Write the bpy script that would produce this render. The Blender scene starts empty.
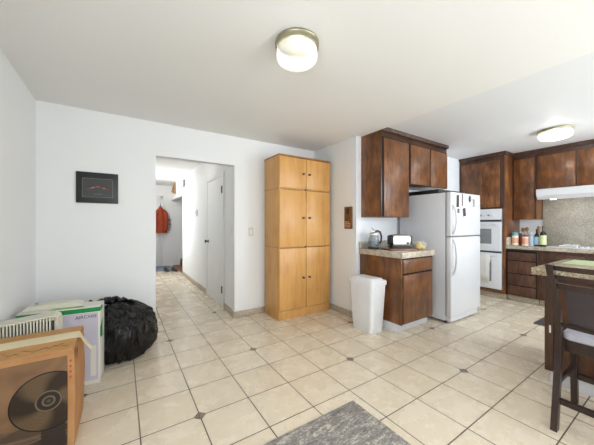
import bpy, bmesh, math, random
from mathutils import Vector, Matrix, noise

random.seed(7)
PI = math.pi
S = bpy.context.scene
COL = S.collection

# ------------------------------------------------------------------ camera, world, light, exposure
cd = bpy.data.cameras.new('camera'); cam = bpy.data.objects.new('camera', cd); COL.objects.link(cam)
cam.location = (0, 0, 1.257)
cam.rotation_euler = (PI/2, 0, math.radians(56.87 - 90))
cd.sensor_fit = 'HORIZONTAL'; cd.sensor_width = 36.0
cd.lens = 36.0 * 268.5 / 594.0
cd.shift_y = 1.74 / 594.0
cd.clip_start = 0.02
S.camera = cam

W = bpy.data.worlds.new('world'); S.world = W; W.use_nodes = True
W.node_tree.nodes['Background'].inputs[0].default_value = (0.86, 0.93, 1.0, 1)
W.node_tree.nodes['Background'].inputs[1].default_value = 1.5

S.view_settings.view_transform = 'Standard'
S.view_settings.look = 'None'
S.view_settings.exposure = 0.24
S.view_settings.gamma = 1.0
S.view_settings.use_curve_mapping = False

def area(name, loc, rot, sx, sy, power, color):
    l = bpy.data.lights.new(name, 'AREA'); l.shape = 'RECTANGLE'; l.size = sx; l.size_y = sy
    l.energy = power; l.color = color
    o = bpy.data.objects.new(name, l); COL.objects.link(o); o.location = loc; o.rotation_euler = rot
    return o
# added area lights at the four made-up openings, to light the room
area('added_fill_south', (2.55, -2.14, 1.22), (PI/2, 0, 0), 2.0, 1.9, 52, (0.89, 0.95, 1.0))
area('added_fill_kitchen', (4.75, -2.14, 1.55), (PI/2, 0, 0), 1.5, 1.0, 62, (0.84, 0.925, 1.0))
area('added_fill_west', (-0.62, -0.6, 1.5), (0, -PI/2, 0), 1.2, 1.9, 34, (0.89, 0.95, 1.0))
area('added_fill_hall', (0.27, 6.9, 1.45), (0, -PI/2, 0), 1.3, 0.9, 15, (0.95, 0.98, 1.0))
sl = bpy.data.lights.new('bounce_sun', 'SUN'); sl.energy = 22.0; sl.angle = 0.02; sl.color = (0.69, 0.85, 1.0)  # added, aimed at unseen floor so that its bounce brightens the ceilings
so = bpy.data.objects.new('bounce_sun', sl); COL.objects.link(so); so.location = (2, -6, 8); so.rotation_euler = (math.radians(32), 0, math.radians(6))

# ------------------------------------------------------------------ materials
MATS = {}
def lin(c):
    return tuple(((v/255.0)/12.92 if v/255.0 <= 0.04045 else (((v/255.0)+0.055)/1.055)**2.4) for v in c) + (1.0,)

class NT:
    def __init__(s, name):
        s.m = bpy.data.materials.new(name); s.m.use_nodes = True
        s.t = s.m.node_tree; s.b = s.t.nodes['Principled BSDF']; s.co = None
    def n(s, kind, **kw):
        nd = s.t.nodes.new(kind)
        for k, v in kw.items(): setattr(nd, k, v)
        return nd
    def l(s, a, b): s.t.links.new(a, b)
    def obj(s):
        if s.co is None: s.co = s.n('ShaderNodeTexCoord')
        return s.co.outputs['Object']
    def math(s, op, a, b=None, c=None):
        nd = s.n('ShaderNodeMath', operation=op)
        for i, v in enumerate((a, b, c)):
            if v is None: continue
            if hasattr(v, 'links'): s.l(v, nd.inputs[i])
            else: nd.inputs[i].default_value = v
        return nd.outputs[0]
    def mapping(s, scale=(1,1,1), rot=(0,0,0), src=None):
        nd = s.n('ShaderNodeMapping'); nd.inputs['Scale'].default_value = scale; nd.inputs['Rotation'].default_value = rot
        s.l(src or s.obj(), nd.inputs['Vector']); return nd.outputs[0]
    def noise(s, vec, scale, detail=3, rough=0.5, dist=0.0):
        nd = s.n('ShaderNodeTexNoise'); nd.inputs['Scale'].default_value = scale; nd.inputs['Detail'].default_value = detail
        nd.inputs['Roughness'].default_value = rough; nd.inputs['Distortion'].default_value = dist
        s.l(vec, nd.inputs['Vector']); return nd.outputs['Fac']
    def ramp(s, fac, stops):
        nd = s.n('ShaderNodeValToRGB'); e = nd.color_ramp.elements
        while len(e) < len(stops): e.new(0.5)
        for el, (p, c) in zip(e, stops): el.position = p; el.color = c
        s.l(fac, nd.inputs[0]); return nd.outputs[0]
    def mix(s, fac, a, b):
        nd = s.n('ShaderNodeMix', data_type='RGBA')
        for v, i in ((fac, 0), (a, 6), (b, 7)):
            if hasattr(v, 'links'): s.l(v, nd.inputs[i])
            else: nd.inputs[i].default_value = v
        return nd.outputs[2]
    def bump(s, h, strength=0.2, dist=0.01):
        nd = s.n('ShaderNodeBump'); nd.inputs['Strength'].default_value = strength; nd.inputs['Distance'].default_value = dist
        s.l(h, nd.inputs['Height']); s.l(nd.outputs[0], s.b.inputs['Normal'])
    def set(s, base=None, rough=None, metal=None, spec=None, **kw):
        for v, k in ((base, 'Base Color'), (rough, 'Roughness'), (metal, 'Metallic'), (spec, 'Specular IOR Level')):
            if v is None: continue
            if hasattr(v, 'links'): s.l(v, s.b.inputs[k])
            else: s.b.inputs[k].default_value = v
        for k, v in kw.items(): s.b.inputs[k].default_value = v

def plain(name, rgb, rough=0.5, metal=0.0, var=0.06, scale=12, spec=0.5):
    if name in MATS: return MATS[name]
    t = NT(name); c = lin(rgb); d = tuple(v*(1-var) for v in c[:3]) + (1,); e = tuple(min(1, v*(1+var)) for v in c[:3]) + (1,)
    f = t.noise(t.obj(), scale, 3)
    t.set(t.ramp(f, [(0.3, d), (0.7, e)]), rough, metal, spec)
    MATS[name] = t.m; return t.m

def paint(name, rgb, bump=0.06, scale=160):
    t = NT(name); c = lin(rgb); f = t.noise(t.obj(), 1.3, 2)
    d = tuple(v*0.985 for v in c[:3]) + (1,)
    t.set(t.ramp(f, [(0.3, d), (0.7, c)]), 0.62, 0, 0.3)
    t.bump(t.noise(t.obj(), scale, 2), bump, 0.004); return t.m

def wood(name, dark, mid, light, grain=(9, 9, 0.9), rough=0.32, blotch=2.2, spec=0.5):
    t = NT(name)
    v = t.mapping(grain)
    a = t.noise(v, 3.0, 6, 0.62, 0.6)
    f = t.noise(t.mapping((70, 70, 2.2)), 3.0, 3, 0.6)
    b = t.noise(t.obj(), blotch, 2)
    k = t.math('ADD', t.math('MULTIPLY', a, 0.55), t.math('ADD', t.math('MULTIPLY', f, 0.2), t.math('MULTIPLY', b, 0.35)))
    t.set(t.ramp(k, [(0.36, lin(dark)), (0.54, lin(mid)), (0.72, lin(light))]), rough, 0, spec)
    t.bump(f, 0.05, 0.002); return t.m

def speckle(name, cols, scale=90, rough=0.25, big=14):
    t = NT(name)
    a = t.noise(t.obj(), scale, 3, 0.7); b = t.noise(t.obj(), big, 3, 0.6)
    k = t.math('ADD', t.math('MULTIPLY', a, 0.72), t.math('MULTIPLY', b, 0.28))
    t.set(t.ramp(k, [(0.36, lin(cols[0])), (0.46, lin(cols[1])), (0.54, lin(cols[2])), (0.64, lin(cols[3]))]), rough)
    return t.m

def floor_tiles():
    T = 0.338
    t = NT('floor_tiles'); o = t.obj()
    sp = t.n('ShaderNodeSeparateXYZ'); t.l(o, sp.inputs[0])
    a = t.math('SUBTRACT', t.math('DIVIDE', sp.outputs[0], T), 1.272)
    b = t.math('SUBTRACT', 5.399, t.math('DIVIDE', sp.outputs[1], T))
    da = t.math('ABSOLUTE', t.math('SUBTRACT', a, t.math('ROUND', a)))
    db = t.math('ABSOLUTE', t.math('SUBTRACT', b, t.math('ROUND', b)))
    grout = t.math('LESS_THAN', t.math('MINIMUM', da, db), 0.0105)
    # small taupe diamonds where (a/2 + b/2) is even
    def near(ua, ub):   # distance to the lattice point 4*(n,m)+(ua,ub)
        xa = t.math('ABSOLUTE', t.math('SUBTRACT', t.math('FLOORED_MODULO', t.math('ADD', a, 2 - ua), 4.0), 2.0))
        xb = t.math('ABSOLUTE', t.math('SUBTRACT', t.math('FLOORED_MODULO', t.math('ADD', b, 2 - ub), 4.0), 2.0))
        return t.math('ADD', xa, xb)
    dd = t.math('MINIMUM', near(0, 0), near(2, 2))
    dia = t.math('LESS_THAN', dd, 0.105); rim = t.math('LESS_THAN', dd, 0.125)
    cell = t.n('ShaderNodeCombineXYZ'); t.l(t.math('FLOOR', a), cell.inputs[0]); t.l(t.math('FLOOR', b), cell.inputs[1])
    wn = t.n('ShaderNodeTexWhiteNoise', noise_dimensions='3D'); t.l(cell.outputs[0], wn.inputs['Vector'])
    off = t.n('ShaderNodeVectorMath', operation='MULTIPLY_ADD'); t.l(wn.outputs['Color'], off.inputs[0])
    off.inputs[1].default_value = (7, 7, 7); t.l(o, off.inputs[2])
    n1 = t.noise(off.outputs[0], 5.5, 5, 0.62, 0.35); n2 = t.noise(off.outputs[0], 26, 3, 0.65)
    k = t.math('ADD', t.math('MULTIPLY', n1, 0.5), t.math('ADD', t.math('MULTIPLY', n2, 0.38), t.math('MULTIPLY', wn.outputs['Value'], 0.12)))
    body = t.ramp(k, [(0.30, lin(TILE[0])), (0.50, lin(TILE[1])), (0.70, lin(TILE[2]))])
    gc = lin((96, 87, 76)); dc = t.ramp(n2, [(0.35, lin((112, 100, 84))), (0.65, lin((142, 128, 106)))])
    c1 = t.mix(grout, body, gc); c2 = t.mix(rim, c1, lin((84, 74, 62))); c3 = t.mix(dia, c2, dc)
    ro = t.math('ADD', t.math('MULTIPLY', t.math('MAXIMUM', grout, 0.0), 0.5), t.math('ADD', 0.20, t.math('MULTIPLY', n1, 0.14)))
    t.set(c3, ro, 0, 0.5)
    h = t.math('SUBTRACT', t.math('MULTIPLY', n1, 0.08), grout)
    t.bump(h, 0.25, 0.003); return t.m
TILE = ((223, 207, 182), (229, 215, 192), (234, 222, 202))

def rug_mat():
    t = NT('rug_grey_distressed'); o = t.obj()
    a = t.noise(t.mapping((1.2, 3.6, 1)), 7, 6, 0.8, 0.5); b = t.noise(t.mapping((1, 2.0, 1)), 55, 3, 0.7)
    k = t.math('ADD', t.math('MULTIPLY', a, 0.6), t.math('MULTIPLY', b, 0.4))
    t.set(t.ramp(k, [(0.38, lin((116, 112, 110))), (0.48, lin((152, 147, 143))), (0.53, lin((168, 162, 156))), (0.58, lin((220, 213, 201)))]), 0.95, 0, 0.1)
    t.bump(b, 0.5, 0.004); return t.m

def fan_print():
    # the printed picture on the carton: brown panel, dark fan disc with rings and hub
    t = NT('carton_print'); o = t.obj()
    sp = t.n('ShaderNodeSeparateXYZ'); t.l(o, sp.inputs[0])
    x = t.math('SUBTRACT', sp.outputs[0], 0.338); z = t.math('SUBTRACT', sp.outputs[2], 0.305)
    r = t.math('SQRT', t.math('ADD', t.math('MULTIPLY', x, x), t.math('MULTIPLY', z, z)))
    rn = t.math('DIVIDE', r, 0.155)
    ang = t.math('ARCTAN2', z, x)
    ring = t.math('GREATER_THAN', t.math('SINE', t.math('MULTIPLY', r, 900)), 0.2)
    blade = t.math('SINE', t.math('ADD', t.math('MULTIPLY', ang, 3), t.math('MULTIPLY', r, 14)))
    bl = t.ramp(t.math('ADD', t.math('MULTIPLY', blade, 0.5), 0.5), [(0.2, lin((56, 44, 34))), (0.8, lin((112, 90, 66)))])
    disc = t.mix(t.math('MULTIPLY', ring, 0.45), bl, lin((40, 32, 26)))
    rad = t.ramp(rn, [(0.0, lin((96, 82, 68))), (0.10, lin((40, 34, 30))), (0.16, lin((120, 104, 86))), (0.20, lin((44, 36, 30))), (0.30, lin((52, 44, 36))), (0.33, lin((130, 112, 90))), (0.37, lin((40, 32, 26)))])
    disc = t.mix(t.math('LESS_THAN', rn, 0.36), disc, rad)
    disc = t.mix(t.math('GREATER_THAN', rn, 0.965), disc, lin((24, 20, 18)))
    n1 = t.noise(o, 7, 3, 0.5, 0.6)
    low = t.math('LESS_THAN', sp.outputs[2], 0.20)
    base = t.ramp(n1, [(0.35, lin((122, 92, 66))), (0.65, lin((142, 108, 78)))])
    swirl = t.ramp(t.noise(t.mapping((5, 5, 16)), 1.0, 2, 0.5, 1.5), [(0.42, lin((66, 52, 42))), (0.5, lin((120, 98, 78))), (0.58, lin((84, 68, 54)))])
    base = t.mix(low, base, swirl)
    # fan neck under the disc
    neck = t.math('MULTIPLY', t.math('LESS_THAN', t.math('ABSOLUTE', t.math('SUBTRACT', x, 0.02)), 0.05), t.math('LESS_THAN', z, -0.1))
    base = t.mix(neck, base, lin((56, 46, 40)))
    t.set(t.mix(t.math('LESS_THAN', rn, 1.0), base, disc), 0.6, 0, 0.3); return t.m

M = {}
M['wall'] = paint('wall_paint', (238, 238, 237))
M['wallcool'] = paint('kitchen_wall_paint', (236, 238, 241))
M['ceil'] = paint('ceiling_paint', (240, 239, 236), 0.25, 90)
M['ceilshade'] = paint('kitchen_ceiling_shaded', (232, 233, 235), 0.08, 90)  # greyer colour holds the shading on the kitchen side of the ceiling step
M['white_trim'] = paint('white_gloss_trim', (242, 242, 242), 0.02)
M['floor'] = floor_tiles()
M['stone'] = speckle('baseboard_stone', ((152, 138, 118), (172, 158, 138), (186, 172, 152), (200, 188, 168)), 30, 0.4, 5)
M['oak'] = wood('honey_oak', (190, 134, 68), (212, 158, 90), (222, 172, 106), (7, 7, 0.7), 0.38)
M['oakedge'] = wood('honey_oak_edge', (140, 86, 38), (160, 104, 50), (176, 118, 60), (7, 7, 0.7), 0.42)
M['walnut'] = wood('walnut_stain', (60, 37, 22), (108, 67, 37), (154, 101, 58), (5, 5, 1.4), 0.3, 5.0)
M['walnutdark'] = wood('walnut_stain_frame', (46, 29, 21), (68, 44, 31), (88, 58, 41), (6, 6, 0.8), 0.33)
M['walnutmid'] = wood('walnut_stain_island', (50, 31, 22), (82, 52, 36), (112, 74, 52), (5, 5, 1.2), 0.33, 5.0)
M['gap'] = plain('dark_reveal', (22, 13, 9), 0.8)
M['granite'] = speckle('granite_beige', ((120, 108, 94), (174, 160, 142), (202, 190, 172), (222, 212, 196)), 110, 0.22)
M['granitei'] = speckle('granite_island', ((92, 80, 64), (160, 144, 120), (190, 174, 148), (214, 202, 178)), 70, 0.22)
M['splash'] = speckle('granite_splash', ((146, 140, 128), (172, 166, 153), (188, 182, 169), (206, 200, 187)), 55, 0.35, 9)
M['enamel'] = plain('white_enamel', (220, 221, 224), 0.22, 0, 0.01)
M['enamelgrey'] = plain('grey_enamel_side', (214, 214, 218), 0.35, 0, 0.01)
M['plastic'] = plain('white_plastic', (232, 233, 235), 0.4, 0, 0.02)
M['cream'] = plain('cream_plastic', (222, 218, 200), 0.45, 0, 0.03)
M['black'] = plain('black_plastic', (20, 20, 22), 0.35, 0, 0.1)
M['steel'] = plain('brushed_steel', (222, 220, 214), 0.3, 0.7, 0.04, 40)
M['brass'] = plain('antique_brass', (168, 162, 138), 0.35, 1.0, 0.06)
M['bronze'] = plain('dark_bronze', (86, 82, 72), 0.35, 0.9, 0.1)
M['ovenglass'] = plain('oven_glass', (128, 132, 134), 0.12, 0, 0.05)
M['card'] = wood('cardboard', (172, 124, 80), (188, 139, 94), (200, 154, 108), (2, 2, 2), 0.75, 3, 0.2)
M['cardtop'] = wood('cardboard_flap', (182, 134, 84), (198, 150, 98), (210, 166, 116), (1, 6, 2), 0.75, 3, 0.2)
M['print'] = fan_print()
M['tape'] = plain('packing_tape', (228, 212, 170), 0.35, 0, 0.08, 6)
M['ink'] = plain('dark_print_ink', (104, 72, 44), 0.8)
M['redink'] = plain('red_print_ink', (188, 70, 40), 0.8)
M['blackink'] = plain('black_print_ink', (58, 50, 50), 0.8)
M['boxwhite'] = plain('carton_white', (226, 222, 214), 0.55, 0, 0.03, 5)
M['lav'] = plain('carton_lavender', (200, 194, 208), 0.55, 0, 0.02, 4)
M['green'] = plain('carton_green', (18, 138, 66), 0.5, 0, 0.04)
M['palegreen'] = plain('carton_pale_green', (128, 172, 106), 0.5, 0, 0.06)
M['rug'] = rug_mat()
M['mat'] = plain('dark_floor_mat', (74, 68, 66), 0.95, 0, 0.15, 60)
M['entrymat'] = plain('entry_mat', (136, 142, 156), 0.95, 0, 0.2, 20)
M['stoolwood'] = wood('espresso_wood', (28, 17, 14), (46, 31, 26), (64, 45, 38), (6, 6, 0.8), 0.36)
M['cushion'] = plain('seat_fabric', (176, 174, 184), 0.85, 0, 0.06, 60)
M['leather'] = plain('dark_leather', (60, 52, 56), 0.4, 0, 0.1, 20)
M['orange'] = plain('jacket_rust', (158, 62, 32), 0.8, 0, 0.15, 10)
M['placemat'] = plain('placemat_green', (192, 206, 160), 0.8, 0, 0.06, 30)
M['grey'] = plain('mid_grey', (150, 152, 154), 0.5)
M['darkgrey'] = plain('dark_grey', (62, 64, 70), 0.6)
M['redbrown'] = plain('red_brown_carpet', (136, 86, 64), 0.95, 0, 0.1, 30)
M['bread'] = plain('bread_yellow', (214, 184, 104), 0.6, 0, 0.25, 40)
M['teal'] = plain('teal_lid', (112, 170, 178), 0.4)
M['red'] = plain('red_jar', (150, 44, 34), 0.3)
M['blue'] = plain('pale_blue_label', (176, 200, 220), 0.45)
M['bottle'] = plain('dark_bottle_glass', (24, 34, 28), 0.1)
M['label'] = plain('yellow_green_label', (212, 222, 166), 0.5, 0, 0.08, 20)
M['peach'] = plain('peach_label', (226, 168, 132), 0.5, 0, 0.1, 20)
M['utensil'] = plain('pale_wood_utensil', (158, 122, 82), 0.6, 0, 0.1)
M['frame'] = plain('charcoal_frame', (38, 38, 36), 0.4, 0, 0.05)
M['print_dark'] = plain('poster_dark', (46, 50, 48), 0.3, 0, 0.05)
M['line'] = plain('poster_line', (120, 126, 122), 0.5)
M['posterred'] = plain('poster_red', (150, 34, 50), 0.4, 0, 0.35, 25)
M['posterpink'] = plain('poster_highlight', (206, 150, 156), 0.4, 0, 0.2, 25)
M['photo'] = plain('photo_print', (108, 96, 96), 0.3, 0, 0.7, 55)
M['photodark'] = plain('photo_print_dark', (58, 52, 56), 0.3, 0, 0.8, 60)
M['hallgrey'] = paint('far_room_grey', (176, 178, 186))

def bag_mat():
    t = NT('black_polythene')
    v = t.mapping((8, 8, 3.0)); a = t.noise(v, 1.6, 3, 0.5, 1.8); b = t.noise(t.obj(), 16, 2, 0.5, 1.0)
    t.set(t.ramp(b, [(0.3, lin((7, 7, 7))), (0.7, lin((17, 16, 15)))]), 0.22, 0, 0.42)
    t.bump(t.math('ADD', a, t.math('MULTIPLY', b, 0.2)), 0.8, 0.05); return t.m
M['bag'] = bag_mat()

def lamp_glass(name, e, col, through=0.45):
    t = NT(name); nt = t.t
    out = nt.nodes['Material Output']
    t.set(lin((240, 240, 236)), 0.25)
    t.b.inputs['Emission Color'].default_value = col; t.b.inputs['Emission Strength'].default_value = e
    tr = t.n('ShaderNodeBsdfTransparent'); mx = t.n('ShaderNodeMixShader'); mx.inputs[0].default_value = through
    t.l(t.b.outputs[0], mx.inputs[1]); t.l(tr.outputs[0], mx.inputs[2]); t.l(mx.outputs[0], out.inputs[0])
    return t.m
M['lampglass'] = lamp_glass('lamp_glass', 0.0, (1.0, 0.985, 0.95, 1), 0.3)
M['lampglassk'] = lamp_glass('kitchen_lamp_glass', 0.1, (1.0, 0.98, 0.93, 1), 0.3)
def pane_mat(name, tint, rough=0.02, through=0.8):
    t = NT(name); out = t.t.nodes['Material Output']
    t.set(tint, rough, 0, 0.5)
    tr = t.n('ShaderNodeBsdfTransparent'); mx = t.n('ShaderNodeMixShader'); mx.inputs[0].default_value = through
    t.l(t.b.outputs[0], mx.inputs[1]); t.l(tr.outputs[0], mx.inputs[2]); t.l(mx.outputs[0], out.inputs[0])
    return t.m
M['pane'] = pane_mat('window_glass', (0.9, 0.95, 0.95, 1), 0.02, 0.9)
M['jug'] = pane_mat('kettle_glass', (0.22, 0.26, 0.28, 1), 0.03, 0.6)
M['water'] = pane_mat('kettle_water', (0.25, 0.33, 0.4, 1), 0.05, 0.6)
M['clearbag'] = pane_mat('clear_bag', (0.85, 0.83, 0.7, 1), 0.15, 0.72)

# ------------------------------------------------------------------ mesh helpers
class MB:
    def __init__(s): s.bm = bmesh.new()
    def box(s, x0, x1, y0, y1, z0, z1, bev=0.0, seg=2, mtx=None):
        g = bmesh.ops.create_cube(s.bm, size=1.0); vs = g['verts']
        for v in vs:
            v.co = Vector(((x0+x1)/2 + v.co.x*(x1-x0), (y0+y1)/2 + v.co.y*(y1-y0), (z0+z1)/2 + v.co.z*(z1-z0)))
        if bev > 0:
            es = list({e for v in vs for e in v.link_edges})
            r = bmesh.ops.bevel(s.bm, geom=es, offset=bev, segments=seg, affect='EDGES', profile=0.5)
            vs = list({v for f in r['faces'] for v in f.verts} | {v for v in vs if v.is_valid})
        if mtx is not None:
            bmesh.ops.transform(s.bm, matrix=mtx, verts=vs)
        return s
    def lathe(s, prof, c=(0,0,0), seg=28, mtx=None, sx=1, sy=1):
        rings = []; new = []
        for r, z in prof:
            if r < 1e-6:
                v = s.bm.verts.new((c[0], c[1], c[2]+z)); rings.append([v]); new.append(v)
            else:
                ring = [s.bm.verts.new((c[0]+sx*r*math.cos(2*PI*i/seg), c[1]+sy*r*math.sin(2*PI*i/seg), c[2]+z)) for i in range(seg)]
                rings.append(ring); new += ring
        for a, b in zip(rings, rings[1:]):
            for i in range(seg):
                j = (i+1) % seg
                if len(a) == 1 and len(b) == 1: continue
                if len(a) == 1: s.bm.faces.new((a[0], b[i], b[j]))
                elif len(b) == 1: s.bm.faces.new((a[i], b[0], a[j]))
                else: s.bm.faces.new((a[i], b[i], b[j], a[j]))
        if mtx is not None: bmesh.ops.transform(s.bm, matrix=mtx, verts=new)
        return s
    def tube(s, pts, r, seg=10):
        pts = [Vector(p) for p in pts]; n = len(pts)
        rr = r if isinstance(r, (list, tuple)) else [r]*n
        rings = []; up = None
        for i, p in enumerate(pts):
            d = (pts[min(i+1, n-1)] - pts[max(i-1, 0)]).normalized()
            if up is None:
                up = d.orthogonal().normalized()
            else:
                up = (up - d*up.dot(d)).normalized()
            w = d.cross(up)
            rings.append([s.bm.verts.new(p + rr[i]*(up*math.cos(2*PI*k/seg) + w*math.sin(2*PI*k/seg))) for k in range(seg)])
        for a, b in zip(rings, rings[1:]):
            for k in range(seg): s.bm.faces.new((a[k], a[(k+1)%seg], b[(k+1)%seg], b[k]))
        s.bm.faces.new(list(reversed(rings[0]))); s.bm.faces.new(rings[-1])
        return s
    def loft(s, rings, cap=True):
        R = [[s.bm.verts.new(p) for p in ring] for ring in rings]; k = len(R[0])
        for a, b in zip(R, R[1:]):
            for i in range(k): s.bm.faces.new((a[i], a[(i+1)%k], b[(i+1)%k], b[i]))
        if cap: s.bm.faces.new(list(reversed(R[0]))); s.bm.faces.new(R[-1])
        return s
    def prism(s, poly, axis, lo, hi):
        # poly: 2-D outline; axis = the axis it is pushed along
        def P(a, b, h):
            return {'x': (h, a, b), 'y': (a, h, b), 'z': (a, b, h)}[axis]
        return s.loft([[P(a, b, lo) for a, b in poly], [P(a, b, hi) for a, b in poly]])
    def build(s, name, mat, parent=None, loc=(0,0,0), smooth=True, angle=35):
        bmesh.ops.recalc_face_normals(s.bm, faces=s.bm.faces[:])
        me = bpy.data.meshes.new(name); s.bm.to_mesh(me); s.bm.free()
        me.materials.append(mat)
        if smooth:
            me.shade_smooth(); me.set_sharp_from_angle(angle=math.radians(angle))
        o = bpy.data.objects.new(name, me); COL.objects.link(o); o.location = loc
        if parent: o.parent = parent
        return o

def tag(o, label, cat, group=None):
    o['label'] = label; o['category'] = cat
    if group: o['group'] = group
    return o
def thing(name, loc, label, cat, rz=0.0, group=None):
    o = bpy.data.objects.new(name, None); COL.objects.link(o); o.empty_display_size = 0.1
    o.location = loc; o.rotation_euler = (0, 0, rz)
    return tag(o, label, cat, group)
def struct(o): o['kind'] = 'structure'; return o
def B(name, mat, parent, *b, bev=0.003, seg=2):
    return MB().box(*b, bev=bev, seg=seg).build(name, mat, parent)
def rrect(w, d, r, n=5, cx=0, cy=0):
    pts = []
    for qx, qy, a0 in ((1, 1, 0), (-1, 1, PI/2), (-1, -1, PI), (1, -1, 1.5*PI)):
        for i in range(n+1):
            a = a0 + PI/2*i/n
            pts.append((cx + qx*(w/2-r) + r*math.cos(a), cy + qy*(d/2-r) + r*math.sin(a)))
    return pts

# ------------------------------------------------------------------ the room shell
XL, YB, XR = -0.68, 3.47, 2.60          # left wall, doorway wall, return wall
YK, XE, YS = 2.55, 5.95, -2.2           # kitchen wall, east wall, south wall
HD, HK = 2.43, 2.465
struct(MB().box(-0.9, 6.2, -2.4, 9.3, -0.12, 0.0).build('floor', M['floor'], smooth=False))
struct(MB().box(XL-0.1, 2.69, YS-0.1, YB+0.02, HD, HD+0.14).build('ceiling', M['ceil'], smooth=False))
struct(MB().box(2.69, XE+0.1, YS-0.1, YK+0.1, HK, HK+0.12).build('ceiling', M['ceilshade'], smooth=False))
b = MB(); b.box(XL-0.1, XL, YS-0.1, -1.6, 0, HD); b.box(XL-0.1, XL, 0.4, YB+0.11, 0, HD); b.box(XL-0.1, XL, -1.6, 0.4, 0, 0.9); b.box(XL-0.1, XL, -1.6, 0.4, 2.1, HD)
struct(b.build('wall_left', M['wall'], smooth=False))
b = MB(); w = 0.05
for y in (-1.6, -0.625, 0.35): b.box(XL-0.08, XL-0.03, y, y+w, 0.9, 2.1)
for z in (0.9, 2.05): b.box(XL-0.08, XL-0.03, -1.55, -0.625, z, z+w); b.box(XL-0.08, XL-0.03, -0.575, 0.35, z, z+w)
fr = struct(b.build('window_3', M['white_trim'], smooth=False))  # added out of view, lets fill light onto the return wall
MB().box(XL-0.058, XL-0.052, -1.55, 0.35, 0.95, 2.05).build('pane', M['pane'], fr, smooth=False)
DX0, DX1, DZ = 0.328, 1.264, 2.047
b = MB(); b.box(XL, DX0, YB, YB+0.11, 0, HD+0.05); b.box(DX1, XR+0.1, YB, YB+0.11, 0, HD+0.05); b.box(DX0, DX1, YB, YB+0.11, DZ, HD+0.05)
struct(b.build('wall_back', M['wall'], smooth=False))
struct(MB().box(XR, XR+0.1, YK+0.1, YB, 0, HD).build('wall_right', M['wall'], smooth=False))
struct(MB().box(XR, XE+0.1, YK, YK+0.1, 0, HK).build('wall_kitchen', M['wallcool'], smooth=False))
struct(MB().box(XE, XE+0.1, YS-0.1, YK, 0, HK).build('wall_east', M['wallcool'], smooth=False))
# south wall with two added, unseen windows behind the camera to light the room
b = MB()
b.box(XL, 1.7, YS-0.1, YS, 0, HD); b.box(1.7, 3.8, YS-0.1, YS, 2.18, HD); b.box(1.7, 3.8, YS-0.1, YS, 0, 0.25)
b.box(3.8, 4.0, YS-0.1, YS, 0, HD); b.box(4.0, 5.5, YS-0.1, YS, 0, 1.05); b.box(4.0, 5.5, YS-0.1, YS, 2.05, HD); b.box(5.5, XE, YS-0.1, YS, 0, HD)
struct(b.build('wall_south', M['wall'], smooth=False))
for i, (x0, x1, z0, z1) in enumerate(((1.7, 3.8, 0.25, 2.18), (4.0, 5.5, 1.05, 2.05))):
    b = MB(); w = 0.05; xm = (x0+x1)/2
    b.box(x0, x0+w, YS-0.08, YS-0.03, z0, z1); b.box(x1-w, x1, YS-0.08, YS-0.03, z0, z1); b.box(xm-w/2, xm+w/2, YS-0.08, YS-0.03, z0, z1)
    b.box(x0+w, x1-w, YS-0.08, YS-0.03, z0, z0+w); b.box(x0+w, x1-w, YS-0.08, YS-0.03, z1-w, z1)
    fr = struct(b.build('window_%d' % (i+1), M['white_trim'], smooth=False))  # both added behind the camera as openings for the fill lights
    MB().box(x0+w, x1-w, YS-0.058, YS-0.052, z0+w, z1-w).build('pane', M['pane'], fr, smooth=False)

# hall beyond the doorway
HX, HY = 1.28, 8.95
b = MB(); b.box(HX, HX+0.1, YB+0.11, 7.2, 0, HD); b.box(HX, HX+0.1, 7.2, HY, 2.0, HD)
struct(b.build('wall_hall_right', M['wall'], smooth=False))
b = MB(); b.box(0.15, 0.25, YB+0.11, 6.4, 0, HD); b.box(0.15, 0.25, 7.4, HY, 0, HD); b.box(0.15, 0.25, 6.4, 7.4, 0, 0.75); b.box(0.15, 0.25, 6.4, 7.4, 2.15, HD)
struct(b.build('wall_hall_left', M['wall'], smooth=False))
b = MB()
for y in (6.4, 7.35): b.box(0.18, 0.22, y, y+0.05, 0.75, 2.15)
for z in (0.75, 2.10): b.box(0.18, 0.22, 6.45, 7.35, z, z+0.05)
fr = struct(b.build('window_4', M['white_trim'], smooth=False))  # added on the hidden hall side, goes with the hall fill light
MB().box(0.197, 0.203, 6.45, 7.35, 0.8, 2.1).build('pane', M['pane'], fr, smooth=False)
struct(MB().box(0.15, 3.0, HY, HY+0.1, 0, HD).build('wall_hall_end', M['wall'], smooth=False))
struct(MB().box(0.15, 3.0, YB+0.11, HY+0.1, HD, HD+0.1).build('ceiling', M['ceil'], smooth=False))
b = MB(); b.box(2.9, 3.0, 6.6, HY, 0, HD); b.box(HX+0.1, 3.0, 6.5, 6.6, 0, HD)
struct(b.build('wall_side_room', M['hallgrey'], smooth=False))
b = MB(); b.box(HX+0.02, 2.88, 6.62, HY-0.02, 0.0, 0.012)
struct(b.build('floor_side_room', M['redbrown'], smooth=False))

# baseboards of stone tile
def base(side, *boxes):
    b = MB()
    for x in boxes: b.box(*x, 0.0, 0.085, bev=0.003)
    return struct(b.build('baseboard_' + side, M['stone']))
base('back', (XL, DX0, YB-0.012, YB), (DX1+0.0, XR-0.012, YB-0.012, YB), (DX1-0.012, DX1, YB-0.012, YB+0.12))
base('right', (XR-0.012, XR, YK-0.012, YB))
base('left', (XL, XL+0.012, YS, YB-0.012))
base('hall_right', (HX-0.012, HX, YB+0.12, 3.93), (HX-0.012, HX, 4.93, 7.2))
base('kitchen', (XR, 2.655, YK-0.012, YK), (4.25, 5.29, YK-0.012, YK))

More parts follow.
